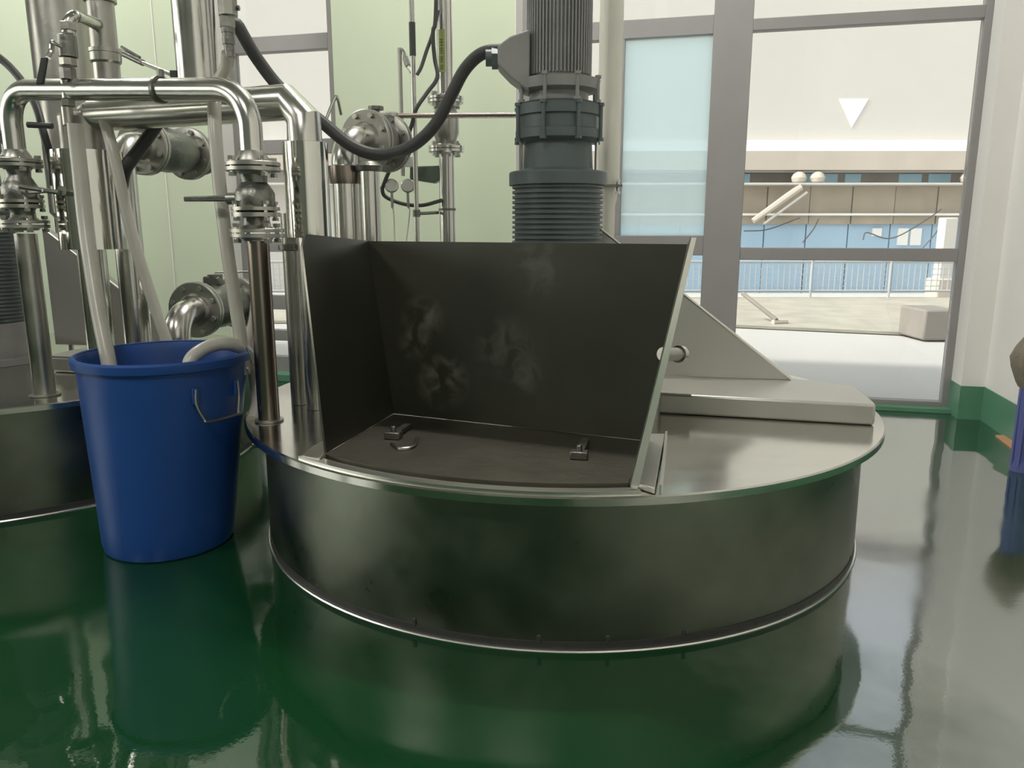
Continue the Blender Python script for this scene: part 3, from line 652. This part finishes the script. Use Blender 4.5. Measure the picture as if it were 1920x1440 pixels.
# barbed fitting and cable tail at top of the wide riser
bf = thing('barbed_fitting', 'grey barbed hose fitting at the top, right of the wide riser', 'fitting', at(428, 110, 2.55))
def vstack(parent, name, px, Yv, segs, m, nn=16):
    a = at(px, segs[0][0], Yv)
    g = MB()
    for ya, yb, r in segs:
        za, zb_ = zof(a.x, a.y, ya), zof(a.x, a.y, yb); g.cyl((a.x, a.y, za), (a.x, a.y, zb_), r, r, nn)
    return g.build(name, M[m], parent)
vstack(bf, 'body', 428, 2.55, ((30, -20, .030),), 'steel_dull', 8)
bq = at(428, -18, 2.55); MB().cyl(bq, (bq.x, bq.y, H - .002), .018, None, 16).build('supply_pipe', M['steel_dull'], bf)
MB().cyl(at(428, 15, 2.55), at(449, 15, 2.55), .008, None, 8).build('side_pin', M['cast'], bf)
vstack(bf, 'nut', 427, 2.55, ((52, 30, .024),), 'steel_dull', 6)
vstack(bf, 'barb', 428, 2.55, ((62, 52, .020), (72, 62, .018), (84, 72, .019), (96, 84, .016), (108, 96, .015)), 'cast')

# ------------------------------------------------------------------ elbowed flange valves at the back
def elbow_valve(name, lab, base, zc, ax, r, rf, span, body='cast', glass_=False, floor_z=ZD):
    base = Vector(base); ax = Vector(ax).normalized(); t = thing(name, lab, 'valve', (base.x, base.y, floor_z))
    c = Vector((base.x, base.y, zc)); f0 = c + ax * .13
    pts = [Vector((base.x, base.y, floor_z + .001))] + elbow(Vector((base.x, base.y, floor_z)), c, f0, .095, 12) + [f0]
    pipe_part(t, 'elbow_pipe', pts, r, 'steel', n=24)
    flange_set(t, f0 + ax * .014, ax, rf, t=.016, nb=8, br=.006, a0=20)
    MB().stack(f0 + ax * .03, ax, [(0, rf * .62), (.02, rf * .75), (span * .5, rf * .82), (span - .02, rf * .75), (span, rf * .6)], 28).build('valve_body', M[body], t)
    f1_ = f0 + ax * (span + .05)
    flange_set(t, f1_, ax, rf, t=.012, nb=8, br=.006, a0=20)
    top = f0 + ax * (.03 + span * .5) + Vector((0, 0, rf * .75))
    MB().cyl(top, top + Vector((0, 0, .035)), .014, None, 10).stack(top + Vector((0, 0, .035)), (0, 0, 1), [(0, .03), (.012, .03)], 12).build('stem', M['cast'], t)
    return t, f0, f1_, top
bB = at(238, 420, 3.08)
v1, f0, f1_, top = elbow_valve('butterfly_valve', 'upper left flanged valve on an elbow below the manifold', bB, zof(bB.x, bB.y, 268), (.20, .98, 0), .052, .112, .26, floor_z=.482)
MB().stack(f1_ + Vector((.20, .98, 0)).normalized() * .012, (.20, .98, 0), [(0, .07), (.05, .085), (.09, .085), (.1, .06)], 24).build('gear_cover', M['cast'], v1)
bV2 = at(333, 640, 2.90)
v2, f0, f1_, top = elbow_valve('butterfly_valve', 'low flanged valve on an elbow just behind the blue bin', bV2, zof(bV2.x, bV2.y, 588), (.16, .99, 0), .050, .110, .28, floor_z=0)
MB().tube([top + Vector((0, 0, .03)), top + Vector((.0, 0, .055)), top + Vector((.13, .06, .056))], .004, 8, 0).build('lever', M['steel_dull'], v2)
MB().box(top + Vector((-.01, 0, .02)), (.07, .05, .04)).build('gear_head', M['cast'], v2, bevel=.008)
bV3 = at(650, 380, 2.95)
v3, f0, f1_, top = elbow_valve('butterfly_valve', 'large flanged valve with a lifting eye, left of the thin upright pipes', bV3, zof(bV3.x, bV3.y, 255), (.42, .90, 0), .050, .112, .10)
a = f0 + Vector((-.03, 0, .10))
MB().tube([at(612, 222, 2.93), at(628, 184, 2.95), at(633, 184, 2.95), at(640, 215, 2.97)], .006, 8, 3).build('lifting_eye', M['steel'], v3)
MB().stack((bV3.x, bV3.y, 0), (0, 0, 1), [(zof(bV3.x, bV3.y, 345), .058), (zof(bV3.x, bV3.y, 330), .062), (zof(bV3.x, bV3.y, 312), .062), (zof(bV3.x, bV3.y, 310), .05)], 28).build('collar', M['pipe_brown'], v3)
a = at(694, 380, 2.90)
sp = thing('short_steel_post', 'bright short steel post just left of the thin upright pipes', 'pipe', (a.x, a.y, ZD))
pipe_part(sp, 'pipe', [Vector((a.x, a.y, ZD + .001)), Vector((a.x, a.y, zof(a.x, a.y, 320)))], .036, 'steel')
MB().stack((a.x, a.y, zof(a.x, a.y, 322)), (0, 0, 1), [(0, .037), (.004, .046), (.02, .05), (.035, .03)], 24).build('cap', M['cast'], sp)
a = at(552, 600, 2.60)
sp = thing('slim_standpipe', 'slim dark standpipe squeezed between the pipe leg and the hopper', 'pipe', (a.x, a.y, ZD))
pipe_part(sp, 'pipe', [Vector((a.x, a.y, ZD + .001)), Vector((a.x, a.y, zof(a.x, a.y, 400)))], .026, 'steel_dull')
MB().stack((a.x, a.y, zof(a.x, a.y, 470)), (0, 0, 1), [(0, .027), (.003, .04), (.02, .04), (.023, .027)], 24).build('collar', M['cast'], sp)

# ------------------------------------------------------------------ thin upright pipes in the middle
a = at(836, 230, 3.50)
vp = thing('flanged_upright_pipe', 'upright pipe with two bolted flanges and a yellow-green label', 'pipe', (a.x, a.y, ZD))
zz = lambda py: zof(a.x, a.y, py)
pipe_part(vp, 'pipe', [Vector((a.x, a.y, ZD + .001)), Vector((a.x, a.y, H - .002))], .0335, 'steel')
flange_set(vp, (a.x, a.y, zz(188)), (0, 0, 1), .077, nb=4, br=.008, m='steel')
flange_set(vp, (a.x, a.y, zz(280)), (0, 0, 1), .077, nb=4, br=.008, m='steel')
MB().stack((a.x, a.y, 0), (0, 0, 1), [(zz(270), .04), (zz(250), .056), (zz(215), .056), (zz(200), .04)], 24).build('valve_body', M['steel_dull'], vp)
MB().stack((a.x, a.y, zz(395)), (0, 0, 1), [(0, .034), (0, .038), (.01, .038), (.01, .034)], 24).build('pipe_clamp', M['cast'], vp)
# label wrapped on the pipe: yellow-green strip with four stacked marks
def wrap(z0, z1, w0, w1, rad, m, name, parent, base_ang=-103):
    g = MB(); nn = 6; vs = []; fs = []
    for i in range(nn + 1):
        t = R(base_ang + (w0 + (w1 - w0) * i / nn)); vs += [(a.x + rad * math.cos(t), a.y + rad * math.sin(t), z0), (a.x + rad * math.cos(t), a.y + rad * math.sin(t), z1)]
    fs = [(2 * i, 2 * i + 2, 2 * i + 3, 2 * i + 1) for i in range(nn)]
    return g.add(vs, fs).build(name, M[m], parent)
lbl = wrap(zz(138), zz(58), -32, 22, .0340, 'tag', 'label', vp)
for (y0, y1) in ((90, 75), (104, 92), (120, 108), (134, 124)):
    zc0, zc1 = zz(y0), zz(y1); h = zc1 - zc0
    g = []
    wrap(zc1 - h * .22, zc1 - h * .08, -22, 10, .0344, 'ink', 'character', lbl)
    wrap(zc0 + h * .45, zc0 + h * .58, -24, 12, .0344, 'ink', 'character', lbl)
    wrap(zc0 + h * .05, zc1 - h * .1, -9, -2, .0344, 'ink', 'character', lbl)
    wrap(zc0 + h * .05, zc0 + h * .18, -20, 8, .0344, 'ink', 'character', lbl)
b4 = at(777, 230, 3.42)
vt = thing('thin_upright_pipe', 'thin upright pipe clamped beside the flanged upright pipe', 'pipe', (b4.x, b4.y, ZD))
pipe_part(vt, 'pipe', [Vector((b4.x, b4.y, ZD + .001)), Vector((b4.x, b4.y, H - .002))], .0105, 'steel')
MB().cyl((b4.x, b4.y, zof(b4.x, b4.y, 105)), (b4.x, b4.y, zof(b4.x, b4.y, 42)), .0135, None, 12).build('dark_sleeve', M['rubber'], vt)
zc = zof(b4.x, b4.y, 400)
MB().cyl((b4.x, b4.y, zc - .015), (b4.x, b4.y, zc + .015), .016, None, 12).build('clamp', M['cast'], vt)
MB().tube([(b4.x, b4.y, zc), Vector((b4.x + .03, b4.y + .01, zc)), Vector((a.x - .04, a.y, zc + .005))], .007, 8, 0).build('clamp_rod', M['cast'], vt)
c5 = at(752, 200, 3.50)
vt2 = thing('sample_pipe', 'short thin pipe with a small cock, left of the thin upright pipe', 'pipe', (c5.x, c5.y, zof(c5.x, c5.y, 315)))
pipe_part(vt2, 'pipe', [(c5.x, c5.y, zof(c5.x, c5.y, 330)), (c5.x, c5.y, zof(c5.x, c5.y, 90))], .009, 'steel_dull', n=12)
MB().tube([at(752, 92, 3.5), at(757, 100, 3.5), at(762, 118, 3.48), at(772, 136, 3.44)], .008, 8).cyl(at(760, 108, 3.48), at(766, 124, 3.47), .014, None, 8).build('cock', M['steel'], vt2)
# horizontal thin pipe
hp = thing('cross_pipe', 'thin horizontal pipe running behind the sagging cable', 'pipe', at(735, 217, 3.34))
pipe_part(hp, 'pipe', [at(668, 217, 3.32), at(1010, 216, 3.36)], .0105, 'pipe_brown', n=12)
MB().cyl(at(724, 217, 3.32), at(745, 217, 3.32), .015, None, 12).build('tee', M['cast'], hp)
MB().cyl(at(735, 219, 3.32), at(733, 248, 3.32), .008, None, 10).build('drop', M['cast'], hp)
# instruments
ib = thing('sensor_housing', 'small green-grey sensor housing behind the thin pipes', 'instrument', at(800, 325, 3.55))
MB().prism([at(768, 312, 3.55), at(828, 310, 3.55), at(828, 334, 3.55), at(815, 343, 3.55), at(768, 336, 3.55)], (0, .08, 0)).build('body', M['instr'], ib, bevel=.006)
MB().box(at(764, 303, 3.50), (.055, .03, .045)).build('cap', M['white'], ib, bevel=.004)
for k, px in enumerate((735, 765)):
    g = thing('pressure_gauge', ['left of the two round white gauges hanging among the cables', 'right of the two round white gauges, next to the thin upright pipe'][k], 'gauge', at(px, 350, 3.46), 'gauges among the thin pipes')
    p = at(px, 350, 3.46)
    MB().stack(p, (.1, -1, .1), [(0, .026), (.02, .03), (.026, .03), (.028, .026)], 24).build('case', M['steel'], g)
    MB().stack(p + Vector((0, -.0285, .003)), (.1, -1, .1), [(0, .024), (.001, .024)], 24).build('dial', M['white'], g)
    MB().cyl(p + Vector((0, -.01, -.025)), p + Vector((0, -.01, -.09)), .006, None, 8).build('stem', M['steel_dull'], g)
    MB().tube([p + Vector((0, -.01, -.09)), at(px + 3, 400, 3.46), at(px + (6 if k == 0 else -5), 470, 3.46)], .003, 6).build('capillary', M['white'], g)

# pale upright pipe right of the motor
a = at(1143, 200, 3.16)
pr = thing('pale_upright_pipe', 'pale upright pipe directly right of the centre motor', 'pipe', (a.x, a.y, ZD))
zz = lambda py: zof(a.x, a.y, py)
M['pale'] = mat('pale_steel', (.80, .78, .69), .4, .15, .1, 5)
pipe_part(pr, 'pipe', [Vector((a.x, a.y, zz(345))), Vector((a.x, a.y, H - .002))], .046, 'pale')
MB().stack((a.x, a.y, 0), (0, 0, 1), [(ZD + .001, .03), (zz(385), .031), (zz(372), .038), (zz(352), .040), (zz(350), .05), (zz(345), .05)], 24).build('lower_neck', M['pale'], pr)
MB().sheet([at(1128, 346, 3.10), at(1166, 346, 3.10), at(1166, 351, 3.10), at(1128, 351, 3.10)], .03).build('bracket', M['cast'], pr)
bolt(pr, at(1158, 360, 3.10), at(1158, 340, 3.10), .006)

# ------------------------------------------------------------------ hoses and cables
def line(name, lab, cat, pts, r, m, n=14, grp=None):
    return tag(MB().tube([at(*p) for p in pts], r, n, 8).build(name, M[m]), lab, cat, grp)
G = 'milky hoses around the blue bin'
line('drain_hose', 'thick milky hose dropping from the valve stack steeply into the left of the bin', 'hose',
     [(140, 232, 2.60), (146, 290, 2.60), (160, 420, 2.56), (182, 570, 2.48), (204, 680, 2.42), (212, 740, 2.40)], .0235, 'hose', grp=G)
line('drain_hose', 'milky hose running from the cylinder top diagonally down behind the bin', 'hose',
     [(190, 214, 2.80), (203, 250, 2.77), (218, 310, 2.75), (248, 440, 2.74), (285, 560, 2.74), (318, 660, 2.74), (326, 720, 2.74)], .0195, 'hose', grp=G)
line('drain_hose', 'long milky hose hanging from the barbed fitting to the right side of the bin', 'hose',
     [(428, 100, 2.55), (424, 128, 2.58), (408, 160, 2.60), (402, 210, 2.50), (410, 330, 2.46), (425, 460, 2.44), (440, 560, 2.44), (452, 640, 2.44), (458, 700, 2.45)], .0205, 'hose', grp=G)
line('drain_hose', 'short milky hose arching over the right rim of the bin', 'hose',
     [(352, 705, 2.30), (360, 672, 2.32), (392, 650, 2.36), (430, 645, 2.40), (462, 662, 2.46), (478, 705, 2.50), (482, 755, 2.46), (474, 790, 2.38)], .0215, 'hose', grp=G)
line('drain_hose', 'milky hose strand beside the pipe leg, above the bin rim', 'hose',
     [(478, 560, 2.60), (474, 600, 2.58), (463, 650, 2.52), (466, 668, 2.50)], .014, 'hose', grp=G)
line('power_cable', 'thick black cable sagging from the manifold elbow up to the centre motor', 'cable',
     [(405, -900, 2.9), (408, -300, 2.86), (425, 10, 2.75), (447, 50, 2.76), (482, 110, 2.78), (530, 170, 2.80), (600, 226, 2.80), (660, 274, 2.80), (715, 290, 2.80), (770, 275, 2.79), (815, 235, 2.78), (845, 180, 2.77), (872, 130, 2.76), (905, 100, 2.74), (948, 94, 2.72)], .0215, 'rubber')
line('power_cable', 'black cable from the picture edge bending down behind the left pipe leg', 'cable',
     [(-110, 60, 3.2), (-60, 70, 3.05), (-20, 95, 2.95), (15, 122, 2.93), (45, 158, 2.90), (68, 200, 2.85), (82, 250, 2.82), (96, 300, 2.84), (100, 345, 2.90)], .0135, 'rubber')
line('power_cable', 'short thick black cable slanting across the upper left elbow', 'cable',
     [(316, 190, 2.86), (298, 226, 2.86), (265, 275, 2.85), (236, 315, 2.84), (228, 350, 2.87)], .0225, 'rubber')
line('instrument_cable', 'thin dark cable dropping beside the labelled pipe to the gauges', 'cable',
     [(818, -600, 3.42), (818, -20, 3.42), (812, 60, 3.42), (815, 110, 3.42), (820, 145, 3.40), (800, 175, 3.38), (780, 205, 3.36), (770, 240, 3.38), (748, 285, 3.40), (728, 325, 3.42), (716, 355, 3.44)], .0085, 'rubber', 10)
line('instrument_cable', 'thin dark cable curving from the labelled pipe to the thin pipe', 'cable',
     [(822, 20, 3.45), (812, 60, 3.44), (800, 95, 3.42), (790, 125, 3.40), (782, 140, 3.39)], .0075, 'rubber', 10)
line('instrument_cable', 'dark loop of cable hanging below the two gauges', 'cable',
     [(716, 350, 3.48), (722, 368, 3.48), (755, 382, 3.48), (790, 385, 3.47), (820, 378, 3.46), (832, 374, 3.50)], .0085, 'rubber', 10)
wv = thing('air_line', 'thin pale air gun line slanting down to the wide riser', 'pipe', at(260, 110, 3.3))
MB().cyl(at(222, 96, 2.95), at(268, 118, 2.90), .011, None, 12).cyl(at(228, 88, 2.96), at(262, 108, 2.91), .0055, None, 8).build('grip', M['cast'], wv)
MB().cyl(at(266, 117, 2.90), at(340, 147, 2.73), .007, None, 10).build('tube', M['steel_dull'], wv)

# ------------------------------------------------------------------ blue bin
BC = Vector((-1.135, 2.405, 0)); zr = .622
bn = thing('waste_bin', 'tall round blue plastic bin with two hoses in it', 'bin', BC)
pr_ = [(.0, .185), (.004, .196), (.03, .203), (.10, .208), (.52, .243), (.585, .248)]
inn = [(.60, .249), (.612, .261), (.622, .262), (.628, .257), (.626, .246), (.60, .238), (.10, .199), (.015, .19), (.012, .01)]
MB().stack(BC, (0, 0, 1), pr_ + inn, 72).shear(0, .055).build('body', M['blue'], bn)
MB().stack(BC, (0, 0, 1), [(.596, .249), (.600, .262), (.612, .264), (.624, .264), (.631, .258), (.629, .250)], 72, closed=False).shear(0, .055).build('rim', M['blue'], bn)
def bp(a, z, dr=.010): 
    r = .208 + (z - .10) / .42 * .035; return Vector((BC.x + z * .055 + (r + dr) * math.cos(R(a)), BC.y + (r + dr) * math.sin(R(a)), z))
for a in (-47, -11):
    MB().box(bp(a, .525, .004), (.012, .022, .05), R(a)).build('handle_bracket', M['blue'], bn, bevel=.003)
MB().tube([bp(-47, .545, .006), bp(-47, .50, .014), bp(-43, .455, .026), bp(-40, .445, .030), bp(-18, .445, .030), bp(-15, .455, .026), bp(-11, .50, .014), bp(-11, .545, .006)], .0042, 8, 4).build('handle', M['steel_dull'], bn)
hw = thing('tie_wire', 'thin wire tying the arching hose to the bin rim', 'wire', at(466, 668, 2.46))
MB().tube([at(462, 650, 2.42), at(470, 668, 2.44), at(474, 690, 2.48), at(466, 700, 2.44), at(464, 690, 2.40)], .003, 6).build('wire', M['steel'], hw)

# small litter on the floor between bin and tank
lt = thing('cable_clip', 'tiny dark clip on the wet floor between bin and tank', 'clip', atz(466, 838, 0))
q = atz(466, 838, 0)
MB().tube([q + Vector((-.04, 0, .004)), q + Vector((-.01, 0, .004)), q + Vector((.0, .0, .02)), q + Vector((.02, 0, .006)), q + Vector((.05, .01, .004))], .004, 6).build('wire', M['rubber'], lt)

# ------------------------------------------------------------------ right edge: stand with a mop cloth, board on the floor
q = at(1937, 780, 3.14); SX, SY = q.x - .015, q.y
sdm = thing('mop_stand', 'blue plastic stand at the right edge by the wall', 'stand', (SX, SY, 0))
g = MB()
zc = zof(SX, SY, 722)
MB().stack((SX, SY, 0), (0, 0, 1), [(0.0, .045), (.02, .050), (.05, .042), (zc, .048), (zc + .01, .04)], 24).build('tub', M['stand'], sdm)
for k in (-70, -110, -150, 170):
    MB().box((SX + .044 * math.cos(R(k)), SY + .044 * math.sin(R(k)), zc * .5), (.012, .018, zc * .9), R(k)).build('rib', M['stand'], sdm, bevel=.002)
zt = zof(SX, SY, 600); h = zt - zc
cl = MB().stack((SX, SY, zc - .012), (0, 0, 1), [(0, .052), (.02, .062), (h * .30, .085), (h * .45, .095), (h * .62, .08), (h * .9, .035), (h, .02)], 40)
for v in cl.v:
    d = Vector((v.x - SX, v.y - SY)); a_ = math.atan2(d.y, d.x); kf = 1 + .05 * math.sin(a_ * 11) + .03 * math.sin(a_ * 5 + v.z * 20)
    v.x = SX + d.x * kf; v.y = SY + d.y * kf
tag(cl.build('mop', M['cloth']), 'brown-grey mop cloth bulging over the blue stand at the right edge', 'mop')
fb = MB().prism([atz(1866, 818, .001), atz(1900, 817, .001), atz(1960, 855, .001), atz(1960, 892, .001)], (0, 0, .006))
tag(fb.build('floor_board', M['orange']), 'flat orange-brown strip lying on the floor at the right edge', 'board')
